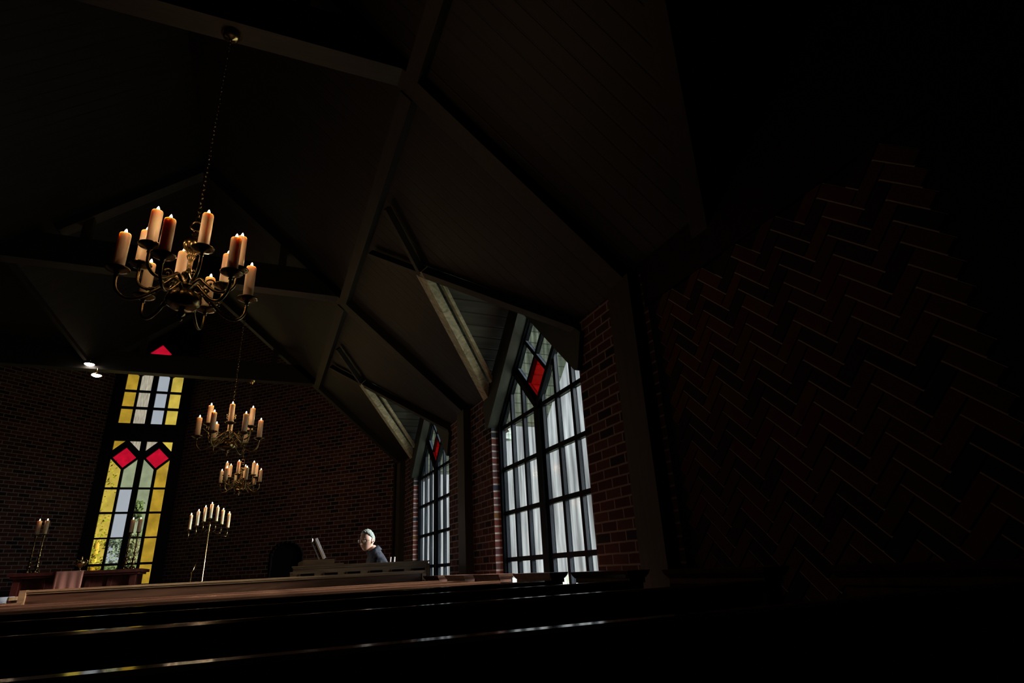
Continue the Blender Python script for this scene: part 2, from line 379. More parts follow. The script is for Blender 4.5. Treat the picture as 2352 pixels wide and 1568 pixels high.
# tall skirting along the canted wall
b = MB()
for (p, q) in (((WX-.02, YE), (AXR, DW)), ((AXL, DW), (XL, YE))):
    pv, qv = Vector((*p, 0)), Vector((*q, 0)); d = (qv-pv).normalized(); nn = Vector((-d.y, d.x, 0))
    if nn.y > 0: nn = -nn
    b.bar(pv+nn*.07+Vector((0, 0, .5)), qv+nn*.07+Vector((0, 0, .5)), .09, 1.0)
    b.bar(pv+nn*.09+Vector((0, 0, 1.03)), qv+nn*.09+Vector((0, 0, 1.03)), .16, .05)
trim(b, M_DARK, 'dark wainscot with ledge')
b = MB(); b.box(WX-.11, WX, YE-.13, YE, 0, P0(WX)+.2); trim(b, M_DARK, 'dark corner post')

# ------------------------------------------------------------------ herringbone brick infill in the near bay
b = MB(); hb = MB()
b.box(WX-.006, WX+.0, -.6, 2.97, 0, 1.70+Z)
L_, W_ = .208, .0745
pal = len(BR)
ang = PI/4
def inside(y, z): return 1.02 < y < 2.9 and .02 < z < 1.60+Z+.03
cols_ = [[] for _ in range(3)]
for i in range(-60, 60):
    for j in range(-60, 60):
        # herringbone lattice: pairs of horizontal / vertical bricks
        ox = i*W_+j*L_*1.0; oy = i*W_-j*L_*1.0
        for k in (0, 1):
            if k == 0: cx_, cy_, lx, ly = ox+L_/2, oy+W_/2, L_, W_
            else: cx_, cy_, lx, ly = ox+L_+W_/2-0.0, oy+W_-L_/2+0.0, W_, L_
            u = (cx_*math.cos(ang)-cy_*math.sin(ang)); v = (cx_*math.sin(ang)+cy_*math.cos(ang))
            y, z = 2.0+u, 1.3+v
            if not inside(y, z): continue
            g = .0045
            c4 = []; m4 = []
            for sx_, sy_ in ((-1, -1), (1, -1), (1, 1), (-1, 1)):
                ax_, ay_ = cx_+sx_*(lx/2-g), cy_+sy_*(ly/2-g)
                c4.append((2.0+ax_*math.cos(ang)-ay_*math.sin(ang), 1.3+ax_*math.sin(ang)+ay_*math.cos(ang)))
                bx_, by_ = cx_+sx_*lx/2, cy_+sy_*ly/2
                m4.append((2.0+bx_*math.cos(ang)-by_*math.sin(ang), 1.3+bx_*math.sin(ang)+by_*math.cos(ang)))
            if any(p[1] < .005 for p in m4): continue
            hb.add([Vector((WX-.013, p[0], p[1])) for p in m4]+[Vector((WX-.005, p[0], p[1])) for p in m4], [(0, 1, 2, 3), (0, 1, 5, 4), (1, 2, 6, 5), (2, 3, 7, 6), (3, 0, 4, 7)], 3)
            f0 = [Vector((WX-.012, p[0], p[1])) for p in c4]; f1 = [Vector((WX-.021, p[0], p[1])) for p in c4]
            hb.add(f0+f1, [(4, 5, 6, 7), (0, 1, 5, 4), (1, 2, 6, 5), (2, 3, 7, 6), (3, 0, 4, 7)], random.randrange(3))
trim(b, M_DARK, 'dark backing board of herringbone panel')
hbm = [plain('herringbone_brick_%s' % n_, c_, .85, spec=.2) for n_, c_ in (('red', (.13, .05, .046)), ('brown', (.10, .045, .042)), ('black', (.036, .03, .036)))]
hbm.append(M_MORTAR)
struct(hb.build('wall_infill', hbm), 'herringbone brick panel')
b = MB(); b.box(WX-.03, WX, -5, .99, 0, 1.66+Z); trim(b, M_DARK, 'dark panel beside herringbone brick')
b = MB(); b.panel([(-5, 1.66+Z), (2.97, 1.66+Z), (2.97, 2.0+Z), (BAYS[0]+DH+.02, 2.0+Z), (BAYS[0], 2.96+Z), (BAYS[0]-DH-.02, 2.0+Z), (-5, 2.0+Z)], [], lambda y, z: Vector((WX-.03, y, z)), (.03, 0, 0)); trim(b, M_DARK, 'dark gable panel above herringbone brick')

# ------------------------------------------------------------------ roof trusses
TL = ['truss right over the nearest chandelier', 'middle truss carrying the second chandelier', 'farthest truss with two small spotlights on it']
for k, y in enumerate(FR):
    if k == 0: continue
    t = empty('roof_truss', (0, y, 0), 'dark timber roof truss, ' + TL[k-1], 'roof beam', 'timber roof trusses')
    L = (0, y, 0)
    xl = XL-.55
    b = MB(); b.box(xl, KX+.12, y-.085, y+.085, COL, COL+CD); local(b, L).build('collar_beam', M_BEAM, t)
    hv = .24*math.cos(math.atan(.8635))
    for s in (1, -1):
        b = MB()
        f = (lambda x: x) if s == 1 else (lambda x: 2*AX-x)
        x1 = WX+.0 if s == 1 else KX-.40
        a_, c_ = Vector((f(AX), y, P0(AX)+.12)), Vector((f(x1), y, P0(x1)+.12))
        b.bar(a_, c_, .17, .24*.757, up=(0, 1, 0) if False else (0, 0, 1)); local(b, L).build('rafter', M_BEAM, t)
    for xq in (-2.2, -.1):
        b = MB(); b.box(xq-.045, xq+.045, y-.05, y+.05, COL+CD, P0(max(xq, 2*AX-xq))+.05); local(b, L).build('queen_post', M_POST, t)
    b = MB(); b.box(WX-.10, WX, y-.14, y+.14, 0, P0(WX)+.1)
    local(b, L).build('post', M_POST, t)
# purlin and crossed diagonal braces in each bay
for k, yc in enumerate(BAYS):
    where = ['over the herringbone wall', 'over the nearest window', 'over the far window'][k]
    ya, yb = FR[k]+.09, FR[k+1]-.09
    t = empty('roof_bracing', (1.2, yc, P0(1.2)), 'crossed diagonal braces and purlin on roof slope ' + where, 'roof bracing', 'roof bracing'); L = t.location
    b = MB(); x = .70; b.bar((x, ya, P0(x)+.055), (x, yb, P0(x)+.055), .11, .11, up=(.8635, 0, 1)); local(b, L).build('purlin', M_BEAMY, t)
    for s in (-1, 1):
        n_ = Vector((.8635, 0, 1)).normalized()
        xa = .77; A_ = Vector((xa, yc-s*(XC-xa)*DH/(WX-XC), P0(xa))); X_ = Vector((XC, yc, P0(XC))); B_ = Vector((WX-.03, yc+s*DH, P0(WX-.03)))
        b = MB(); b.bar(A_+n_*.035, X_+n_*.035, .05, .07, up=n_); local(b, L).build('upper_brace', M_BEAM, t)
        mm_ = M_BRACE_LIT if (s == 1 and k > 0) else M_BEAM  # boards that catch window light get the lit copy of the timber
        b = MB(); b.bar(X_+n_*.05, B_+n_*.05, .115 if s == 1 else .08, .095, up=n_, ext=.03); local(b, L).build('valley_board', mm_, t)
        if s == 1:
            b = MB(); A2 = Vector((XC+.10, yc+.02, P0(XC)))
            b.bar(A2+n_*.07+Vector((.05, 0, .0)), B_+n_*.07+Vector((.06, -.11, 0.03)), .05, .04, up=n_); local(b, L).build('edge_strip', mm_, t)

# ------------------------------------------------------------------ side windows
def side_window(idx, yc):
    t = empty('window_%d' % idx, (WX+.15, yc, 0)); t['kind'] = 'structure'; L = t.location
    f3 = lambda X: (lambda y, z: Vector((X, yc+y, z)))
    zc = 2.07+Z
    cl, red, holes = [], [], []
    rows = [.13, .60, 1.077, 1.555, 2.035, 2.51, 3.6]
    for s in (-1, 1):
        for (c0, c1) in ((.10, .37), (.42, .69), (.74, .995)):
            for r in range(6):
                z0, z1 = rows[r]+.022, rows[r+1]-.022
                p = [(c0, z0), (c1, z0), (c1, z1), (c0, z1)]
                p = clip(p, 1, 1, APX-.075)       # under the gable
                if r >= 4: p = clip(p, -1, 1, zc-.56)
                if len(p) > 2 and area(p) > .002: cl.append([(s*a, z) for a, z in p])
    D = .455; g = .022
    for q in range(4):
        p = [(-1, zc-1), (1, zc-1), (1, zc+1), (-1, zc+1)]
        for (a, c) in ((1, 1), (-1, 1), (1, -1), (-1, -1)): p = clip(p, a, c, D+c*zc)
        # quadrants split by the 45 degree cross bars through the centre
        s1, s2 = ((1, 1), (1, -1), (-1, 1), (-1, -1))[q]
        p = clip(p, -s1, -s1, -s1*zc-g*1.4); p = clip(p, s2, -s2, -s2*zc-g*1.4)
        cen = sum(v[1] for v in p)/len(p)
        (red if cen < zc-.1 else cl).append(p)
    outer = [(-HW, .1), (HW, .1), (HW, SPR), (0, APX), (-HW, SPR)]
    b = MB(); b.panel(outer, cl+red, f3(WX+.11), (.028, 0, 0)); local(b, L).build('window_frame', M_FRAME, t)
    # heavier post between the sashes and around the diamond
    b = MB(); b.box(WX+.08, WX+.11, yc-.055, yc+.055, .1, zc-.60)
    for s in (-1, 1):
        b.bar((WX+.095, yc, zc-.56), (WX+.095, yc+s*.53, zc-.03), .03, .06, up=(0, 1, s*-1.0))
        b.bar((WX+.095, yc+s*HW, SPR-.0), (WX+.095, yc, APX-.02), .03, .05, up=(0, 1, s))
        b.box(WX+.08, WX+.11, yc+s*(HW-.03)-.03, yc+s*(HW-.03)+.03, .1, SPR)
    local(b, L).build('mullion', M_FRAME, t)
    # outer storm sash
    b = MB(); b.panel(outer, cl+red, f3(WX+.144), (.008, 0, 0)); local(b, L).build('storm_sash', M_FRAME, t)
    for nm, ps, m in (('glass_pane', cl, M_PANE), ('red_pane', red, M_REDB)):
        b = MB()
        for p in ps:
            cy_, cz_ = sum(v[0] for v in p)/len(p), sum(v[1] for v in p)/len(p)
            e = [(cy_+(v[0]-cy_)*1.03, cz_+(v[1]-cz_)*1.03) for v in p]
            b.panel(e, [], f3(WX+.139), (.004, 0, 0))
        local(b, L).build(nm, m, t)
side_window(1, BAYS[1]); side_window(2, BAYS[2])

# ------------------------------------------------------------------ chancel window
def chancel_window():
    t = empty('window_3', (WIN_X, DW, 0)); t['kind'] = 'structure'; L = t.location
    cols = [(-.595, -.352), (-.30, -.06), (.06, .295), (.355, .59)]
    rows = [(.06, .45), (.50, 1.0), (1.035, 1.53), (1.575, 2.065), (2.11, 3.165)]
    panes = []      # (poly, key)
    def dia(cx_, cz_, r): return [(cx_-r, cz_), (cx_, cz_-r), (cx_+r, cz_), (cx_, cz_+r)]
    def split(c, z0, z1, cx_, cz_, lo, hi, key, key2):
        s = 1 if c[0]+c[1] > 2*cx_ else -1
        base = [(c[0], z0), (c[1], z0), (c[1], z1), (c[0], z1)]
        p = clip(base, -s, 1, cz_-lo-s*cx_)       # z - s(x-cx) <= cz-lo
        panes.append((p, key))
        q = clip(base, -s, -1, -cz_-hi-s*cx_)     # z + s(x-cx) >= cz+hi
        if len(q) > 2 and area(q) > .001: panes.append((q, key2))
    K = {0: 'yel', 1: 'clr', 2: 'grn', 3: 'yel2'}
    tab = {(0, 0): 'yel2', (0, 1): 'grn', (0, 2): 'grn', (0, 3): 'yel2', (1, 0): 'yel', (1, 1): 'clr', (1, 2): 'rip', (1, 3): 'yel2',
           (2, 0): 'yel', (2, 1): 'clr', (2, 2): 'grn', (2, 3): 'yel2', (3, 0): 'yel', (3, 1): 'clr', (3, 2): 'grn', (3, 3): 'yel2'}
    for r in range(4):
        for c in range(4):
            (x0, x1), (z0, z1) = cols[c], rows[r]; panes.append(([(x0, z0), (x1, z0), (x1, z1), (x0, z1)], tab[r, c]))
    for c in range(4):
        cx_ = -.328 if c < 2 else .328
        split(cols[c], 2.11, 3.165, cx_, 2.78, .30, .425, ['yel', 'grn', 'grn', 'yel2'][c], ['yel2', 'rip', 'rip', 'yel'][c])
    for cx_ in (-.328, .328): panes.append((dia(cx_, 2.78, .232), 'red'))
    up_ = [(3.585, 3.93), (3.99, 4.345)]
    for r in range(2):
        for c in range(4):
            (x0, x1), (z0, z1) = cols[c], up_[r]; panes.append(([(x0, z0), (x1, z0), (x1, z1), (x0, z1)], ['yel2', 'rip', 'clr', 'yel'][c]))
    for c in range(4):
        cx_ = -.328 if c < 2 else .328
        panes.append((clip([(cols[c][0], 4.40), (cols[c][1], 4.40), (cols[c][1], 5.4), (cols[c][0], 5.4)], -(1 if c % 2 else -1), 1, 4.725-(1 if c % 2 else -1)*cx_), ['yel2', 'rip', 'clr', 'yel'][c]))
    panes = [(p, k) for p, k in panes if len(p) > 2]
    for cx_ in (-.328, .328):
        panes.append((dia(cx_, 5.03, .19), 'yel'))
    panes.append((dia(.01, 5.37, .235), 'red'))
    sh = [([(x, z+Z) for x, z in p], k) for p, k in panes]
    f3 = lambda Y: (lambda x, z: Vector((WIN_X+x, Y, z)))
    W2 = .83
    outer = [(-W2-.02, 0.0), (W2+.02, 0.0), (W2+.02, HC), (-W2-.02, HC)]
    b = MB(); b.panel(outer, [p for p, k in sh], f3(DW), (0, .05, 0)); local(b, L).build('window_frame', M_DARK, t)
    mm = {'yel': M_YEL, 'yel2': M_YEL2, 'clr': M_CLR, 'grn': M_GRN, 'rip': M_RIP, 'red': M_RED}
    for key, lab in (('yel', 'bright_yellow_pane'), ('yel2', 'amber_pane'), ('clr', 'clear_pane'), ('grn', 'greenish_pane'), ('rip', 'rippled_pane'), ('red', 'red_pane')):
        b = MB()
        for p, k in sh:
            if k != key: continue
            cx_, cz_ = sum(v[0] for v in p)/len(p), sum(v[1] for v in p)/len(p)
            b.panel([(cx_+(v[0]-cx_)*1.04, cz_+(v[1]-cz_)*1.03) for v in p], [], f3(DW+.052), (0, .004, 0))
        local(b, L).build(lab, mm[key], t)
chancel_window()

# ------------------------------------------------------------------ outside: ground and greenery beyond the windows
b = MB(); b.box(-40, 60, -40, 80, -.6, -.4); struct(b.build('ground', M_GROUND))
def tree(x, y, h, r, label, seed, nl=2200):
    rr = random.Random(seed)
    t = empty('tree', (x, y, -.4), label, 'tree', 'trees outside the windows'); L = t.location
    b = MB(); b.tube([(x, y, -.4), (x+.05, y, h*.5)], [.14, .08]); local(b, L).build('trunk', M_BARK, t)
    b = MB()
    for i in range(nl):
        a, bb = rr.uniform(0, 2*PI), r*rr.random()**.5
        zz = h*(.30+.72*rr.random()); k = 1-.55*abs((zz/h-.6)/.45)
        c = Vector((x+bb*k*math.cos(a), y+bb*k*math.sin(a), zz)); q = rr.uniform(.03, .075)
        if noise.noise(c*1.7) < -.12: continue
        e1 = Vector((rr.gauss(0, 1), rr.gauss(0, 1), rr.gauss(0, 1))).normalized(); e2 = e1.orthogonal().normalized()
        b.add([c-e1*q, c+e2*q*.55, c+e1*q, c-e2*q*.55], [(0, 1, 2, 3)])
    local(b, L).build('foliage', M_LEAF, t)
tree(-4.55, 21.5, 2.9, .40, 'green tree low behind the leftmost yellow panes of chancel window', 1, 450)
tree(-4.5, 24, 2.5, .60, 'low rounded tree behind the clear panes of chancel window', 2)
tree(-3.50, 20.5, 3.3, .28, 'slim tree behind the greenish panes right of centre', 3)
tree(-5.45, 25.6, 5.35, .42, 'tallest thin tree behind the left panes of chancel window', 4, 330)

# ------------------------------------------------------------------ candles
LIGHTS = []
def candle_proto(r, h):
    b = MB(); b.lathe([(r*.98, 0), (r, .004), (r, h-.006), (r*.93, h), (r*.55, h-.002), (0, h-.006)], n=20)
    m = b.build('candle', M_WAX)
    f = MB(); f.lathe([(0, h+.002), (.0055, h+.007), (.0075, h+.014), (.006, h+.021), (.0025, h+.029), (0, h+.033)], n=12)
    fl = f.build('flame', M_FLAME, m)
    wk = MB(); wk.tube([(0, 0, h-.006), (0, 0, h+.006)], .0012, 6); wk.build('wick', M_WICK, m)
    m['h'] = h
    return m
protos = {}
def put_candle(key, loc, label, group, r, h, e=1.0, sc=1.0):
    if key not in protos: protos[key] = candle_proto(r, h); o = protos[key]
    else:
        o = protos[key].copy(); C.objects.link(o)
        for ch in protos[key].children:
            c = ch.copy(); C.objects.link(c); c.parent = o
    o.location = loc; tag(o, label, 'candle', group)
    o.rotation_euler.z = random.uniform(0, 6)
    l = bpy.data.lights.new('candle_light', 'POINT'); l.energy = CANDLE_W*e; l.color = (1.0, .58, .30); l.shadow_soft_size = .012
    lo = bpy.data.objects.new('candle_light', l); C.objects.link(lo); lo.location = Vector(loc)+Vector((0, 0, h+.028))
    return o
ORD = ['leftmost', 'second from left', 'third from left', 'fourth from left', 'fifth from left', 'sixth from left', 'rightmost']

def chandelier_proto():
    """origin = centre of the globe"""
    root = bpy.data.objects.new('chandelier', None); C.objects.link(root); root.empty_display_size = .1
    b = MB()
    b.lathe([(0, -.125), (.008, -.118), (.012, -.108), (.005, -.098), (.018, -.088), (.024, -.075), (.014, -.062), (.02, -.055), (.03, -.05),
             (.056, -.046), (.08, -.028), (.087, 0), (.08, .028), (.056, .048), (.026, .056), (.02, .066), (.035, .076), (.04, .086), (.026, .096),
             (.014, .108), (.012, .124), (.022, .14), (.034, .152), (.03, .162), (.016, .172), (.012, .20), (.014, .24), (.024, .265), (.018, .28),
             (.04, .30), (.052, .325), (.05, .35), (.03, .375), (.012, .392), (.018, .405), (.01, .418), (.006, .43), (0, .435)], n=28)
    b.build('stem', M_BRASS, root)
    b = MB(); b.torus((0, 0, .462), .03, .006, n=20, m=8); b.build('hanging_ring', M_BRASS, root)
    for tier in (0, 1):
        for k in range(6):
            an = math.radians((16.8 if tier == 0 else -10.9)+60*k); R = .313 if tier == 0 else .244
            zp = .087 if tier == 0 else .196; z0 = .03 if tier == 0 else .086; dip = -.035 if tier == 0 else .06
            d = Vector((math.cos(an), math.sin(an), 0))
            pts = []
            ctrl = [(0.03, z0), (.085, z0+.035), (.125, z0+.0), (R*.62, dip-.0), (R*.82, dip-.02), (R*.97, dip+.02), (R, zp-.035), (R, zp-.015)] if tier == 0 else \
                   [(0.02, z0), (.06, z0+.045), (.09, z0+.02), (R*.62, dip+.0), (R*.85, dip+.005), (R*.98, dip+.04), (R, zp-.04), (R, zp-.015)]
            # Catmull-Rom
            for i in range(len(ctrl)-1):
                p = [Vector((*ctrl[max(0, min(len(ctrl)-1, i+j))], 0)) for j in (-1, 0, 1, 2)]
                for s_ in range(5):
                    u_ = s_/5; q = .5*((2*p[1])+(p[2]-p[0])*u_+(2*p[0]-5*p[1]+4*p[2]-p[3])*u_**2+(-p[0]+3*p[1]-3*p[2]+p[3])*u_**3)
                    pts.append(d*q.x+Vector((0, 0, q.y)))
            pts.append(d*ctrl[-1][0]+Vector((0, 0, ctrl[-1][1])))
            b = MB(); b.tube(pts, [.0095-.0018*i/len(pts) for i in range(len(pts))], 8)
            # scroll leaf on the arm
            sc = []
            cpt = d*(R*.46)+Vector((0, 0, dip+.045))
            for i in range(16): a2 = i*.42; rr_ = .030*(1-i/20); sc.append(cpt+d*rr_*math.cos(a2)+Vector((0, 0, rr_*math.sin(a2))))
            b.tube(sc, .0045, 6); b.sphere(sc[-1], .008, 8)
            am = b.build('arm', M_BRASS, root)
            b = MB(); q = d*R
            b.lathe([(.004, zp-.04), (.012, zp-.034), (.009, zp-.022), (.02, zp-.014), (.036, zp-.007), (.043, zp-.003), (.045, zp-.001), (.054, zp+.002), (.057, zp+.008), (.046, zp+.005), (.03, zp+.001), (0, zp+.001)], (q.x, q.y, 0), 24)
            b.build('drip_pan', M_BRASS, am)
    return root
def chain(root, zlen, z0=.49, big=1.0):
    b = MB(); p = .031; k = 0; zz = z0
    while zz < zlen-.03:
        q = Matrix.Rotation((PI/2)*(k % 2)+.35+k*.11, 3, 'Z'); b.torus((0, 0, zz+.02), .011, .0026, q, 12, 5, (1, 1.75)); zz += p; k += 1
    b.build('chain', M_BRASS, root)
    b = MB(); b.lathe([(0, zlen-.07), (.008, zlen-.062), (.014, zlen-.052), (.035, zlen-.045), (.052, zlen-.028), (.058, zlen-.010), (.064, zlen-.004), (.064, zlen), (0, zlen)], n=24); b.build('ceiling_canopy', M_BRASSB, root)
CH = [((-.510, 3.188), 0, 0, 'nearest chandelier', 'large brass chandelier nearest the camera, hung high on a long chain'),
      ((-.45, 7.02), 44, 0, 'second chandelier', 'middle brass chandelier of the three, smaller in view, in front of the brick wall'),
      ((-.425, 10.85), 30, .05, 'farthest chandelier', 'smallest and farthest brass chandelier, hanging lowest in view')]
GZ = 1.41+Z
cp = None
for k, ((x, y), tdeg, dz, nm, lab) in enumerate(CH):
    yy = y; turn = math.radians(tdeg); GZ = 1.41+Z+dz
    if cp is None:
        cp = chandelier_proto(); root = cp; kids = [(c, list(c.children)) for c in cp.children]
    else:
        root = cp.copy(); C.objects.link(root)
        for c, gs in kids:
            c2 = c.copy(); C.objects.link(c2); c2.parent = root
            for g in gs: g2 = g.copy(); C.objects.link(g2); g2.parent = c2
    root.location = (x, yy, GZ); root.rotation_euler.z = turn; tag(root, lab, 'chandelier', 'brass chandeliers')
    if k == 0: keep = root
    pos = {0: [], 1: []}
    for tier in (0, 1):
        for j in range(6):
            an = math.radians((16.8 if tier == 0 else -10.9)+60*j)+turn; R = .313 if tier == 0 else .244
            zp = .087 if tier == 0 else .196
            pos[tier].append(Vector((x+R*math.cos(an), yy+R*math.sin(an), GZ+zp+.003)))
    for tier in (0, 1):
        pos[tier].sort(key=lambda p: px(p)[0])
        for j, p in enumerate(pos[tier]):
            nmj = ORD[6] if j == 5 else ORD[j]
            put_candle('ch', p, 'cream candle, %s of six, %s ring, %s' % (nmj, ('lower', 'upper')[tier], nm), 'candles on the %s' % nm, .0275, .208)
for r_, zl in zip([o for o in C.objects if o.name.startswith('chandelier') and o.type == 'EMPTY'], [COL-1.41-Z, COL-1.41-Z, COL-1.46-Z]): chain(r_, zl)

# ------------------------------------------------------------------ seven-branch candelabrum
t = empty('candelabrum', (-.775, 10.5, .15), 'tall brass floor candelabrum with seven lit candles by the brick wall', 'candelabrum'); L = t.location
cx0 = -.775
heights = [.785, .841, .90, .949, .90, .855, .80]; xs = [-1.048, -.952, -.862, -.777, -.688, -.605, -.511]
b = MB(); b.lathe([(0, .15), (.14, .15), (.14, .17), (.05, .20), (.02, .24), (.0125, .30), (.0115, .95), (.018, .96), (.018, .99), (.0115, 1.0), (.0115, 1.74), (.018, 1.76), (.010, 1.80), (.022, 1.84), (.008, 1.90)], (cx0, 10.5, 0), 18)
local(b, L).build('pole', M_BRASSB, t)
for i, (x_, z_) in enumerate(zip(xs, heights)):
    z_ += Z; s = abs(i-3)/3
    b = MB()
    if i != 3:
        pts = [Vector((cx0, 10.5, 1.80))]
        for u_ in (.25, .5, .75, 1): pts.append(Vector((cx0+(x_-cx0)*u_, 10.5, 1.80+(z_-.13-1.80)*u_-.03*math.sin(PI*u_))))
        b.tube(pts, .004, 6); b.tube([(x_, 10.5, z_-.14), (x_, 10.5, z_-.09), (x_, 10.5, z_-.02)], [.004, .008, .006], 8)
    b.lathe([(.006, z_-.03), (.02, z_-.012), (.032, z_), (.03, z_+.003), (0, z_+.003)], (x_, 10.5, 0), 16)
    local(b, L).build('branch', M_BRASS, t)
    put_candle('cd', (x_, 10.5, z_+.003), 'lit cream candle on the floor candelabrum, %s of its seven' % (ORD[i] if i != 3 else 'tallest in the middle'), 'candelabrum candles', .0235, .215, .8)

# ------------------------------------------------------------------ altar and things on it
t = empty('altar_table', (-2.56, 11.6, .15), 'dark red wooden altar table below the yellow stained window', 'altar'); L = t.location
AT = .268+Z
b = MB(); b.box(-3.40, -1.70, 11.2, 12.0, AT-.045, AT); b.box(-3.37, -1.74, 11.23, 11.97, AT-.075, AT-.045); local(b, L).build('tabletop', M_ALTAR, t)
b = MB(); b.box(-3.30, -1.82, 11.36, 11.9, .25, AT-.075)
for q in range(6): x_ = -3.27+q*.285; b.box(x_-.03, x_+.03, 11.335, 11.36, .30, AT-.10)
local(b, L).build('front_panel', M_ALTAR, t)
for x_ in (-3.30, -1.82):
    for y_ in (11.33, 11.9):
        b = MB(); b.box(x_-.04, x_+.04, y_-.04, y_+.04, .15, AT-.075); local(b, L).build('leg', M_ALTAR, t)
b = MB(); n_ = 14
vs = []
for i in range(n_+1):
    x_ = -2.812+.355*i/n_; wv = .004*math.sin(i*1.3)
    vs += [(x_, 11.5, AT+.004), (x_, 11.195, AT+.005), (x_, 11.185+wv, AT-.01), (x_, 11.185+wv*2, AT-.28), (x_, 11.19+wv*2.5, AT-.55)]
b.add(vs, [(i*5+j, (i+1)*5+j, (i+1)*5+j+1, i*5+j+1) for i in range(n_) for j in range(4)], smooth=True)
o = b.build('altar_cloth', M_CLOTH); tag(o, 'dusty pink cloth hanging over front of the altar', 'altar cloth')
sm = o.modifiers.new('s', 'SOLIDIFY'); sm.thickness = .004
def candlestick(x_, y_, label):
    z0 = AT+.001; zt = .83+Z-z0
    b = MB(); b.lathe([(0, 0), (.055, 0), (.05, .012), (.03, .03), (.016, .05), (.03, .075), (.036, .09), (.016, .115), (.026, .14), (.03, .155), (.012, .18), (.010, .22), (.024, .245), (.012, .27), (.009, .31), (.018, .33), (.009, .35), (.008, .42), (.012, zt-.06), (.022, zt-.035), (.012, zt-.02), (.03, zt-.008), (.042, zt), (0, zt)], n=16)
    o = b.build('candlestick', M_BRASS, loc=(x_, y_, z0)); tag(o, label, 'candlestick', 'altar candlesticks')
    b = MB()
    for q in range(3):
        a_ = q*2*PI/3+.5; d = Vector((math.cos(a_), math.sin(a_), 0))
        b.tube([d*.02+Vector((0, 0, .03)), d*.035+Vector((0, 0, .04)), d*.045+Vector((0, 0, .018)), d*.047+Vector((0, 0, .008))], [.006, .008, .007, .009], 8); b.sphere(d*.047+Vector((0, 0, .009)), .008, 8)
    b.build('scroll_feet', M_BRASS, o)
    return z0+zt
for x_, y_, l1, l2 in ((-3.225, 11.42, 'left candlestick of the left altar pair', 'left pair, left candle'), (-3.115, 11.38, 'right candlestick of the left altar pair', 'left pair, right candle'),
                       (-1.975, 11.42, 'left candlestick of the right altar pair, against the window', 'right pair, left candle'), (-1.865, 11.38, 'right candlestick of the right altar pair, against the window', 'right pair, right candle')):
    zt = candlestick(x_, y_, 'turned brass '+l1)
    put_candle('al', (x_, y_, zt), 'lit cream candle on the altar, '+l2, 'altar candles', .030, .20, .35 if x_ < -2.5 else .06)
# heart-shaped ornament
z0 = AT+.006
b = MB(); b.lathe([(0, 0), (.035, 0), (.03, .01), (.008, .025), (.012, .04), (.03, .06), (.055, .09), (.068, .12), (.06, .145), (.03, .15), (.012, .16), (.02, .175), (.010, .19), (.016, .20), (0, .215)], n=20)
o = b.build('brass_vessel', M_BRASSB, loc=(-2.575, 11.45, z0)); tag(o, 'small heart-shaped brass vessel at the centre of the altar', 'ornament')
b = MB()
for s in (-1, 1): b.tube([Vector((s*.03, 0, .15)), Vector((s*.065, 0, .17)), Vector((s*.088, 0, .14)), Vector((s*.075, 0, .10)), Vector((s*.045, 0, .07))], .005, 8)
b.build('handle', M_BRASSB, o)
# snuffer lying on the ledge
b = MB(); b.tube([(-.96, 10.7, .16+Z), (-.93, 10.72, .20+Z), (-.90, 10.75, .32+Z)], [.010, .005, .004], 8)
b.lathe([(0, .15), (.06, .15), (.05, .17), (.008, .20), (.007, .15+Z)], (-.945, 10.72, 0), 12)
o = b.build('candle_snuffer', M_BRASSB); tag(o, 'slim brass candle snuffer on a stand left of the candelabrum', 'candle snuffer')

# two small ceiling spots on the far truss
for x_, z_, lab in ((-2.875, 3.415, 'left, higher lit spotlight on the farthest truss'), (-2.745, 3.235, 'right, lower lit spotlight hanging from the farthest truss')):
    t = empty('spotlight', (x_, 10.70, z_+Z), lab, 'spotlight', 'spotlights on the far truss')
    b = MB(); b.lathe([(0, .045), (.02, .045), (.03, .03), (.075, .008), (.083, -.004), (.078, -.004), (.03, .02), (0, .024)], n=24); b.build('shade', M_BRASSB, t)
    b = MB(); b.lathe([(0, -.03), (.03, -.026), (.062, -.010), (.072, .0), (.0, .012)], n=20); b.build('bulb', M_BULB, t)
    b = MB(); b.tube([(0, 0, .045), (0, 0, .12 if z_ < 3.3 else .09), (0, .06, .125 if z_ < 3.3 else .09)], .008, 8); b.build('bracket', M_BRASSB, t)
    l = bpy.data.lights.new('spot_light', 'POINT'); l.energy = .35; l.color = (1, .75, .5); l.shadow_soft_size = .05
    lo = bpy.data.objects.new('spot_light', l); C.objects.link(lo); lo.location = (x_, 10.70, z_+Z-.07)

# ------------------------------------------------------------------ pews
PT = .91                                       # height of the back rail
def pew_end(b, x0, x1, y0, y1, zt):
    b.box(x0+.012, x1-.012, y0+.012, y1-.012, 0.0, zt-.06)
    b.box(x0+.004, x1-.004, y0+.004, y1-.004, zt-.06, zt-.035)
    # flared cap
    for (e0, e1, za, zb) in ((.0, .012, zt-.035, zt-.018), (.012, .018, zt-.018, zt)):
        v = []
        for e, z in ((e0, za), (e1, zb)): v += [(x0-e, y0-e, z), (x1+e, y0-e, z), (x1+e, y1+e, z), (x0-e, y1+e, z)]
        b.add(v, [(3, 2, 1, 0), (4, 5, 6, 7), (0, 1, 5, 4), (1, 2, 6, 5), (2, 3, 7, 6), (3, 0, 4, 7)])
rows_y = [.87, 1.76, 2.66, 3.56, 4.46, 5.34, 6.2]
PX0, PX1 = -1.92, 1.74
names = ['nearest row, crossing the bottom of the view', 'second row from the camera', 'third row from the camera', 'fourth row from the camera', 'fifth row from the camera', 'sixth row from the camera', 'seventh row, just behind the front panel']
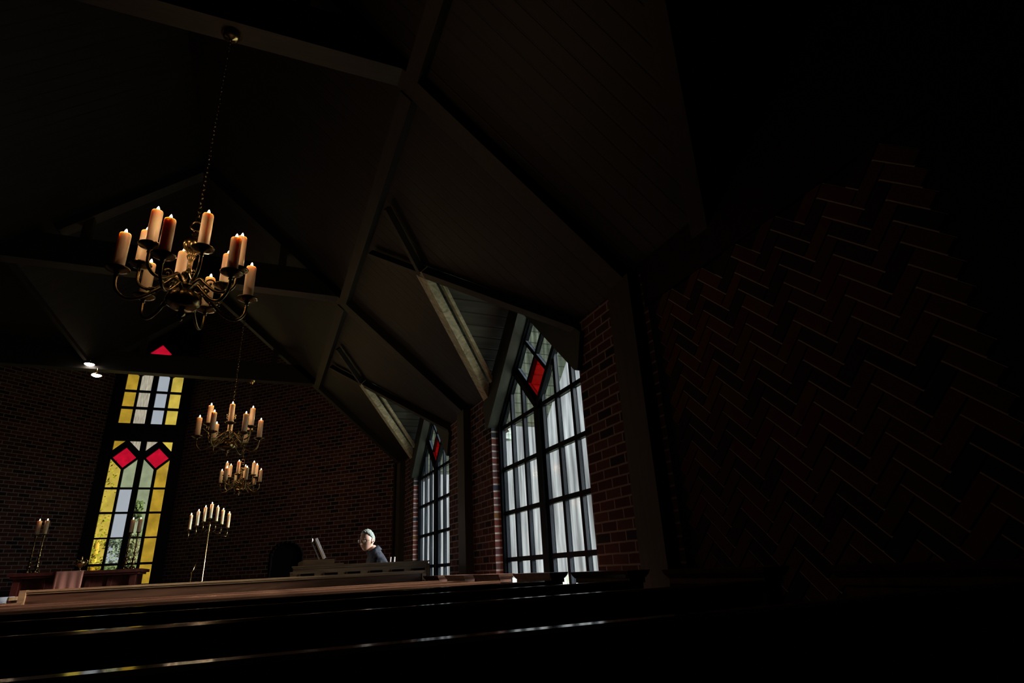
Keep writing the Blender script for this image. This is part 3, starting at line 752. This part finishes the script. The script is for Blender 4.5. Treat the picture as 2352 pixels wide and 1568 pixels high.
for i, y in enumerate(rows_y):
    t = empty('pew', (0, y, 0), 'dark polished wooden pew, '+names[i], 'pew', 'rows of pews'); L = t.location
    b = MB()
    # sloping back with a rounded rail
    b.add([(PX0, y+.02, PT-.03), (PX1, y+.02, PT-.03), (PX1, y+.045, PT-.03), (PX0, y+.045, PT-.03), (PX0, y+.10, .44), (PX1, y+.10, .44), (PX1, y+.125, .44), (PX0, y+.125, .44)],
          [(0, 1, 2, 3), (7, 6, 5, 4), (0, 4, 5, 1), (1, 5, 6, 2), (2, 6, 7, 3), (3, 7, 4, 0)])
    local(b, L).build('backrest', M_PEW, t)
    b = MB(); prof = [(-.005, -.035), (-.018, -.020), (-.016, -.006), (-.004, 0), (.03, .0), (.052, -.004), (.06, -.014), (.054, -.03), (.04, -.038)]
    v = [(x_, y+.012+p[0], PT+p[1]) for x_ in (PX0, PX1) for p in prof]; n_ = len(prof)
    b.add(v, [tuple(range(n_)), tuple(range(2*n_-1, n_-1, -1))]); b.add(v, [(k, (k+1) % n_, n_+(k+1) % n_, n_+k) for k in range(n_)], smooth=False)
    local(b, L).build('top_rail', M_RAIL, t)
    b = MB(); b.box(PX0, PX1, y+.09, y+.52, .42, .455); local(b, L).build('seat', M_PEW, t)
    b = MB(); b.box(PX0, PX1, y-.10, y+.03, .60, .615); b.box(PX0, PX1, y-.10, y-.085, .615, .69); local(b, L).build('book_rack', M_PEW, t)
    b = MB(); pew_end(b, PX1, PX1+.10, y-.0, y+.58, .955); local(b, L).build('end_panel', M_PEWEND, t)
    b = MB(); pew_end(b, PX0-.06, PX0, y-.0, y+.58, PT+.01); local(b, L).build('end_panel', M_PEW, t)
# front panel
y = 6.92; t = empty('wooden_screen', (0, y, 0), 'long low wooden screen standing between the pews and the choir stall', 'screen'); L = t.location
b = MB(); b.box(PX0, PX1, y, y+.03, 0, 1.0); local(b, L).build('panel', M_PEW, t)
b = MB(); b.box(PX0-.02, PX1+.03, y-.025, y+.05, 1.0, 1.018); b.box(PX0, PX1+.015, y-.015, y+.045, .985, 1.0); local(b, L).build('cap_rail', M_OAK, t)
b = MB(); b.box(PX0-.05, PX0, y-.03, y+.05, 0, 1.02); local(b, L).build('end_post', M_OAK, t)
b = MB(); b.box(PX1, PX1+.045, y-.02, y+.05, 0, .985); local(b, L).build('end_post', M_OAK, t)
# choir rack panel behind it
y = 7.42; t = empty('choir_stall', (1.1, y, 0), 'light wooden choir stall back with a row of book slots', 'choir stall'); L = t.location
x0, x1 = .37, 1.93; zt = 1.13
slots = []; nS = 6; sw = (x1-x0)/nS
for i in range(nS): a = x0+i*sw; slots.append([(a+.085, .93), (a+.235, .93), (a+.235, 1.045), (a+.085, 1.045)])
b = MB(); b.panel([(x0, 0), (x1, 0), (x1, zt-.03), (x0, zt-.03)], slots, lambda x, z: Vector((x, y, z)), (0, .025, 0)); local(b, L).build('slotted_back', M_OAK, t)
b = MB(); b.box(x0, x1, y+.06, y+.075, .85, 1.06); local(b, L).build('slot_lining', M_DARK, t)
b = MB(); b.box(x0-.015, x1+.02, y-.03, y+.06, zt-.014, zt); b.box(x0-.005, x1+.01, y-.018, y+.045, zt-.034, zt-.014); local(b, L).build('cap_rail', M_OAK, t)
b = MB(); b.box(x1, x1+.03, y-.01, y+.40, 0, zt-.034); local(b, L).build('end_panel', M_OAK, t)
b = MB(); b.box(x0-.03, x0, y-.01, y+.10, 0, zt-.06); local(b, L).build('end_panel', M_OAK, t)
for i in range(nS):
    a = x0+i*sw+.06; zb = 1.005
    b = MB(); b.add([(a-.0, y-.05, zb), (a+.035, y-.05, zb), (a+.008, y-.01, zb+.045), (a, y-.01, zb), (a+.035, y-.01, zb)], [(0, 1, 2), (0, 2, 3), (1, 4, 2), (3, 2, 4), (0, 3, 4, 1)])
    local(b, L).build('slot_bracket', M_PEWEND, t)
b = MB(); b.box(x0, x1, y-.06, y, .985, 1.005); local(b, L).build('ledge', M_OAK, t)

# small side table at the left edge
t = empty('side_table', (-2.75, 8.1, 0), 'low brown wooden table at far left beyond the front pews', 'table'); L = t.location
b = MB(); b.box(-3.5, -2.36, 8.0, 8.45, .93, .965); local(b, L).build('tabletop', M_OAK, t)
for x_ in (-3.45, -2.42):
    for y_ in (8.05, 8.4): b = MB(); b.box(x_-.025, x_+.025, y_-.025, y_+.025, 0, .93); local(b, L).build('leg', M_OAK, t)
b = MB(); n_ = 10; vs = []
for i in range(n_+1):
    x_ = -3.3+.93*i/n_; vs += [(x_, 8.2, .968), (x_, 7.99, .969), (x_, 7.975, .95), (x_, 7.97, .905-.01*math.sin(i))]
b.add(vs, [(i*4+j, (i+1)*4+j, (i+1)*4+j+1, i*4+j+1) for i in range(n_) for j in range(3)], smooth=True)
o = b.build('white_cloth', M_WHITE); tag(o, 'white cloth draped over the low table at far left', 'cloth'); sm = o.modifiers.new('s', 'SOLIDIFY'); sm.thickness = .004

# ------------------------------------------------------------------ organ console, music, bench, chair
t = empty('organ_console', (.8, 8.3, 0), 'brown wooden organ console in front of the seated player', 'organ'); L = t.location
b = MB(); b.box(.50, .98, 7.85, 8.95, .02, 1.155); local(b, L).build('case', M_OAK, t)
b = MB(); b.box(.515, .87, 7.88, 8.9, 1.155, 1.207); b.box(.50, .52, 7.87, 8.92, 1.155, 1.20); local(b, L).build('top_box', M_OAK, t)
b = MB(); b.box(.98, 1.22, 7.95, 8.85, .68, .72); b.box(.98, 1.0, 7.95, 8.85, .72, .80); local(b, L).build('key_shelf', M_OAK, t)
b = MB(); b.box(1.0, 1.17, 8.0, 8.8, .72, .738); local(b, L).build('keyboard', M_IVORY, t)
b = MB(); b.bar((.640, 8.34, 1.46), (.765, 8.34, 1.21), .015, .015); b.bar((.640, 8.70, 1.46), (.765, 8.70, 1.21), .015, .015); b.bar((.65, 8.34, 1.43), (.65, 8.70, 1.43), .015, .015); b.bar((.70, 8.34, 1.20), (.70, 8.34, 1.24), .06, .8, up=(0, 1, 0)) if False else None
local(b, L).build('music_desk', M_DARK, t)
# opened book, seen from its edge
t = empty('music_book', (.75, 8.45, 1.21), 'open white music book leaning on the organ, seen edge on', 'book'); L = t.location
d = Vector((.735-.60, 0, 1.205-1.445)).normalized(); nrm = Vector((-d.z, 0, d.x)); nrm = nrm if nrm.x > 0 else -nrm
wd_ = Vector((.025, 1, .045)).normalized()
for q, (o_, th, yw) in enumerate(((.010, .014, .30), (.026, .012, .30))):
    a = Vector((.660, 8.45, 1.474))+nrm*o_; c = Vector((.786, 8.45, 1.222))+nrm*o_; dd = (c-a).normalized()
    b = MB(); b.bar(a, c, yw, th, up=wd_.cross(dd)); local(b, L).build('pages', M_PAPER, t)
b = MB(); b.sphere((.618, 8.30, 1.455), .018, 8, sc=(.7, 1, 1.3)); local(b, L).build('clip', M_WHITE, t)
t = empty('organ_bench', (1.62, 8.35, 0), 'wooden organ bench under the player', 'bench'); L = t.location
b = MB(); b.box(1.45, 1.80, 7.95, 8.85, .46, .50); local(b, L).build('seat', M_PEW, t)
for y_ in (8.0, 8.78): b = MB(); b.box(1.48, 1.77, y_, y_+.03, 0, .46); local(b, L).build('leg', M_PEW, t)
# carved armchair
cx_, cy_ = .365, 9.55
t = empty('armchair', (cx_, cy_, 0), 'dark carved high-backed armchair standing against the brick wall', 'armchair'); L = t.location
pts = [(-.20, .55), (.20, .55), (.215, 1.30), (.19, 1.40), (.13, 1.455), (.06, 1.50), (0, 1.52), (-.06, 1.50), (-.13, 1.455), (-.19, 1.40), (-.215, 1.30)]
b = MB(); b.panel([(cx_+p[0], p[1]) for p in pts], [], lambda x, z: Vector((x, cy_, z)), (0, .05, 0))
for q in range(22):
    a = PI*q/21; b.sphere((cx_+.205*math.cos(a), cy_-.0, 1.33+.175*math.sin(a)), .02+.006*(q % 2), 8)
for s in (-1, 1): b.lathe([(0, .5), (.02, .5), (.02, .7), (.028, .75), (.016, .8), (.026, .95), (.016, 1.1), (.028, 1.2), (.02, 1.3), (.03, 1.34), (.0, 1.40)], (cx_+s*.215, cy_, 0), 10)
local(b, L).build('backrest', M_EBONY, t)
b = MB(); b.box(cx_-.24, cx_+.24, cy_-.42, cy_+.05, .42, .50); local(b, L).build('seat', M_EBONY, t)
for s in (-1, 1):
    b = MB(); b.tube([(cx_+s*.25, cy_, .80), (cx_+s*.26, cy_-.2, .78), (cx_+s*.26, cy_-.4, .76), (cx_+s*.26, cy_-.45, .72)], .02, 8); b.tube([(cx_+s*.25, cy_-.38, .5), (cx_+s*.255, cy_-.38, .77)], .017, 8); local(b, L).build('armrest', M_EBONY, t)
    for y_ in (-.38, .02): b = MB(); b.lathe([(.02, 0), (.028, .04), (.016, .1), (.028, .25), (.02, .42)], (cx_+s*.2, cy_+y_, 0), 10); local(b, L).build('leg', M_EBONY, t)
# grey chair finial at the right of the player
cx_, cy_ = 1.87, 9.3
t = empty('side_chair', (cx_, cy_, 0), 'plain grey-topped wooden chair behind the organist by the corner', 'chair'); L = t.location
b = MB(); b.box(cx_-.20, cx_+.20, cy_-.36, cy_, .43, .46); local(b, L).build('seat', M_DARK, t)
b = MB()
for s in (-1, 1): b.tube([(cx_+s*.03-.01, cy_, .46), (cx_+s*.03, cy_, 1.10), (cx_+s*.03+.01, cy_, 1.235)], [.014, .016, .014], 8)
b.box(cx_-.05, cx_+.05, cy_-.01, cy_+.01, 1.10, 1.13); local(b, L).build('backrest', plain('grey_wood', (.12, .10, .10), .7), t)
for s in (-1, 1):
    for y_ in (-.33, -.02): b = MB(); b.tube([(cx_+s*.17, cy_+y_, 0), (cx_+s*.17, cy_+y_, .43)], .016, 8); local(b, L).build('leg', M_DARK, t)

# ------------------------------------------------------------------ the organist
def skin_mesh(chains, sub=2):
    bm = bmesh.new(); lay = bm.verts.layers.skin.verify(); vd = {}
    def vert(p, r):
        key = tuple(round(c, 4) for c in p)
        if key not in vd:
            v = bm.verts.new(p); v[lay].radius = (r, r) if isinstance(r, (int, float)) else r; vd[key] = v
            if len(vd) == 1: v[lay].use_root = True
        return vd[key]
    for ch in chains:
        prev = None
        for p, r in ch:
            v = vert(p, r)
            if prev and not bm.edges.get((prev, v)): bm.edges.new((prev, v))
            prev = v
    me = bpy.data.meshes.new('tmp'); bm.to_mesh(me); bm.free()
    o = bpy.data.objects.new('tmp', me); C.objects.link(o)
    o.modifiers.new('k', 'SKIN').use_smooth_shade = True; o.modifiers.new('s', 'SUBSURF').levels = sub
    dg = bpy.context.evaluated_depsgraph_get(); ev = o.evaluated_get(dg); out = bpy.data.meshes.new_from_object(ev)
    bpy.data.objects.remove(o); return out
def fuse(meshes, vox, smooth=2):
    bm = bmesh.new()
    for m in meshes: bm.from_mesh(m)
    me = bpy.data.meshes.new('f'); bm.to_mesh(me); bm.free(); o = bpy.data.objects.new('f', me); C.objects.link(o)
    r = o.modifiers.new('r', 'REMESH'); r.mode = 'VOXEL'; r.voxel_size = vox; r.use_smooth_shade = True
    if smooth: s = o.modifiers.new('s', 'SMOOTH'); s.factor = .5; s.iterations = smooth
    dg = bpy.context.evaluated_depsgraph_get(); ev = o.evaluated_get(dg); out = bpy.data.meshes.new_from_object(ev); bpy.data.objects.remove(o)
    for p in out.polygons: p.use_smooth = True
    return out
def G(d, s): return math.exp(-(d/s)**2)
def head_point(t, a):
    """t polar from top, a azimuth (0 = face)"""
    x, y, z = math.sin(t)*math.cos(a), math.sin(t)*math.sin(a), math.cos(t)
    X, Y, Zz = x*.096, y*.074, z*.122
    if z < 0:
        k = -z; Y *= 1-.30*k; X = X*(1-.10*k)+.018*k*max(0, x+.3)
    if x < 0: X *= 1.02-.0*z; 
    if x < 0 and z < -.35: X *= 1-.45*(-z-.35)
    f = max(0, x)
    X += .036*G(Y, .015)*G(Zz+.014, .020)*f          # nose
    X += .010*G(Y, .010)*G(Zz-.012, .020)*f
    X -= .009*(G(Y-.030, .015)+G(Y+.030, .015))*G(Zz-.022, .014)*f   # sockets
    X += .005*G(Zz-.042, .010)*f*G(Y, .05)           # brow
    X += .007*G(Y, .022)*G(Zz+.052, .008)*f-.004*G(Y, .024)*G(Zz+.060, .004)*f+.006*G(Y, .020)*G(Zz+.068, .007)*f  # lips
    X += .010*G(Y, .022)*G(Zz+.100, .016)*f          # chin
    return Vector((X, Y, Zz))
HC_ = Vector((1.325, 8.3, 1.432))
fd = Vector((-.78, -.63, 0)).normalized()
yawm = math.atan2(fd.y, fd.x)
HM = Matrix.Translation(HC_) @ Matrix.Rotation(yawm, 4, 'Z') @ Matrix.Rotation(math.radians(16), 4, 'Y') @ Matrix.Rotation(math.radians(-5), 4, 'X') @ Matrix.Diagonal((1.10, 1.16, 1.10, 1))
def head_mesh(nt=56, na=72):
    b = MB(); v = [head_point(PI*i/nt, 2*PI*k/na) for i in range(nt+1) for k in range(na)]
    b.add([HM @ p for p in v], [(i*na+k, i*na+(k+1) % na, (i+1)*na+(k+1) % na, (i+1)*na+k) for i in range(nt) for k in range(na)], smooth=True)
    for s in (-1, 1):     # ears
        q = HM.to_3x3()
        b.tube([HM @ Vector((-.012+.016*math.cos(u), s*(.074+.006*math.sin(u*.5)), -.002+.028*math.sin(u))) for u in [i*2*PI/14 for i in range(14)]], .0065, 8, closed=True)
        b.sphere(HM @ Vector((-.012, s*.071, 0)), .014, 10)
    me = bpy.data.meshes.new('h'); me.from_pydata(b.v, [], b.f); me.update()
    bm = bmesh.new(); bm.from_mesh(me); bmesh.ops.remove_doubles(bm, verts=bm.verts, dist=1e-5); bmesh.ops.recalc_face_normals(bm, faces=bm.faces); bm.to_mesh(me); bm.free()
    return me
pel = (1.60, 8.35, .62); chest = (1.52, 8.34, .95); sh = (1.475, 8.33, 1.17); nb = (1.43, 8.32, 1.285); nt_ = (1.38, 8.31, 1.37)
def arm(y, s):
    sp = (1.45, y, 1.165); el = (1.38, y+s*.06, .90); wr = (1.20, y+s*.01, .80)
    return sp, el, wr
body = [[(pel, (.15, .12)), ((1.60, 8.345, .76), (.13, .12)), (chest, (.165, .145)), (sh, (.145, .13)), (nb, .070), (nt_, .064)]]
hands = []
for s in (-1, 1):
    sp, el, wr = arm(8.33+s*.19, s)
    body.append([(sh, (.12, .10)), (sp, .072), (tuple((Vector(sp)+Vector(el))/2), .048), (el, .040), (tuple((Vector(el)+Vector(wr))/2), .036), (wr, .025)])
    hip = (1.58, 8.35+s*.10, .575); kn = (1.18, 8.35+s*.13, .58); an_ = (1.19, 8.35+s*.13, .10); toe = (1.03, 8.35+s*.14, .05)
    body.append([(pel, (.15, .12)), (hip, .085), (kn, .062), (an_, .04), (toe, .035)])
    palm = Vector(wr)+Vector((-.055, 0, -.012))
    hands.append([(tuple(Vector(wr)), .024), (tuple(palm), (.034, .015))])
    for q, (oy, ln) in enumerate(((-.026, .062), (-.009, .072), (.009, .068), (.025, .055))):
        p1 = palm+Vector((-.02, oy, 0)); hands.append([(tuple(p1), .010), (tuple(p1+Vector((-ln*.5, oy*.15, .004))), .009), (tuple(p1+Vector((-ln*.9, oy*.25, -.028))), .0075)])
    p1 = Vector(wr)+Vector((-.03, -s*.02, -.005)); hands.append([(tuple(p1), .012), (tuple(p1+Vector((-.025, -s*.028, -.006))), .010), (tuple(p1+Vector((-.052, -s*.036, -.02))), .0085)])
meshes = [skin_mesh(body), head_mesh()]+[skin_mesh([h]) for h in hands]
bodym = fuse(meshes, .0045, 1)
bodym.materials.clear(); bodym.materials.append(M_SKIN)
per = bpy.data.objects.new('person', bodym); C.objects.link(per)
tag(per, 'grey-haired person in glasses and dark shirt seated playing the organ', 'person')
def grow(ch, d): return [[(p, (r[0]+d, r[1]+d) if isinstance(r, tuple) else r+d) for p, r in c] for c in ch]
nd = (Vector(nt_)-Vector(nb)).normalized()
def shell(name, m, keep, d, wr):
    """clothing: the body surface inside keep(), pushed outwards"""
    bm = bmesh.new(); bm.from_mesh(bodym); bm.normal_update()
    bmesh.ops.delete(bm, geom=[f for f in bm.faces if not keep(f.calc_center_median())], context='FACES')
    nn = {v.index: v.normal.copy() for v in bm.verts}
    for v in bm.verts: v.co += v.normal*(d+wr*noise.noise(v.co*13)+wr*.6*noise.noise(v.co*31))
    me = bpy.data.meshes.new(name); bm.to_mesh(me); bm.free(); me.materials.clear(); me.materials.append(m)
    for p in me.polygons: p.use_smooth = True
    o = bpy.data.objects.new(name, me); C.objects.link(o); o.parent = per
    sd = o.modifiers.new('s', 'SOLIDIFY'); sd.thickness = .004; sd.offset = 1
    return o
nbv = Vector(nb)+nd*.028; wrists = [Vector(arm(8.33+s_*.19, s_)[2]) for s_ in (-1, 1)]
def in_shirt(c): return (c-nbv).dot(nd) < 0 and c.z > .60 and c.x > 1.215 and not (c.z < .70 and c.x < 1.47)
def in_trousers(c): return c.z <= .70 and not (c.z > .6 and c.x > 1.47 and False) and (c.z > .62) == False and c.z > .10 or (c.z <= .70 and c.x < 1.50 and .10 < c.z)
shell('shirt', M_SHIRT, in_shirt, .012, .009)
shell('trousers', M_TROUS, in_trousers, .010, .006)
b = MB(); b.lathe([(.098, -.035), (.089, -.005), (.078, .036), (.083, .042), (.093, .008), (.104, -.03)], Vector(nb)+nd*.012, 24, axis=nd); b.build('collar', M_SHIRT, per)
for s in (-1, 1):
    b = MB(); b.sphere((1.10, 8.35+s*.135, .045), .06, 14, sc=(2.1, .8, .75)); b.build('shoe', M_TROUS, per)
b = MB(); b.tube([HM @ Vector((.090, -.020, -.060)), HM @ Vector((.099, -.008, -.057)), HM @ Vector((.101, 0, -.058)), HM @ Vector((.099, .008, -.057)), HM @ Vector((.090, .020, -.060))], [.001, .0035, .0035, .0035, .001], 8); b.build('lips', plain('lip_skin', (.42, .17, .15), .5), per)
# hair: short, grey, brushed back
b = MB(); nt, na = 40, 72; v = []
def hl(a):   # polar angle of the hairline for azimuth a
    c = math.cos(a); return .62 if c > .6 else (.62+(.6-c)*1.05 if c > -.1 else 1.36+(-.1-c)*.75)
for i in range(nt+1):
    for k in range(na):
        a = 2*PI*k/na; t_ = hl(a)*i/nt
        p = head_point(max(t_, .001), a); e = 1.0 if i < nt-1 else .2
        p = p*(1+.115*e+.06*noise.noise(p*60)*e); p.z += .006*e*max(0, math.cos(a))*(i/nt)
        v.append(HM @ p)
b.add(v, [(i*na+k, i*na+(k+1) % na, (i+1)*na+(k+1) % na, (i+1)*na+k) for i in range(nt) for k in range(na)], smooth=True)
b.build('hair', M_HAIR, per)
b = MB(); lens = MB()
for s in (-1, 1):
    c = Vector((.100, s*.031, .014))
    ring = [HM @ (c+Vector((-.006*abs(math.cos(u)), .025*math.cos(u), .019*math.sin(u)))) for u in [i*2*PI/24 for i in range(24)]]
    b.tube(ring, .0022, 6, closed=True)
    lens.add(ring, [tuple(range(24))])
    b.tube([HM @ Vector((.096, s*.056, .018)), HM @ Vector((.05, s*.078, .020)), HM @ Vector((-.01, s*.080, .016))], .0018, 6)
b.tube([HM @ Vector((.100, -.008, .018)), HM @ Vector((.106, 0, .021)), HM @ Vector((.100, .008, .018))], .0022, 6)
b.build('glasses', M_STEEL, per); lens.build('lens', M_LENS, per)
b = MB()
for s in (-1, 1): b.sphere(HM @ Vector((.078, s*.030, .022)), .0125, 12)
b.build('eyes', plain('eyes', (.25, .2, .18), .2), per)
b = MB()
for s in (-1, 1): b.tube([HM @ Vector((.089, s*.014, .044)), HM @ Vector((.091, s*.032, .049)), HM @ Vector((.082, s*.048, .042))], [.003, .004, .002], 6)
b.build('eyebrows', plain('brow_hair', (.10, .10, .10), .8), per)
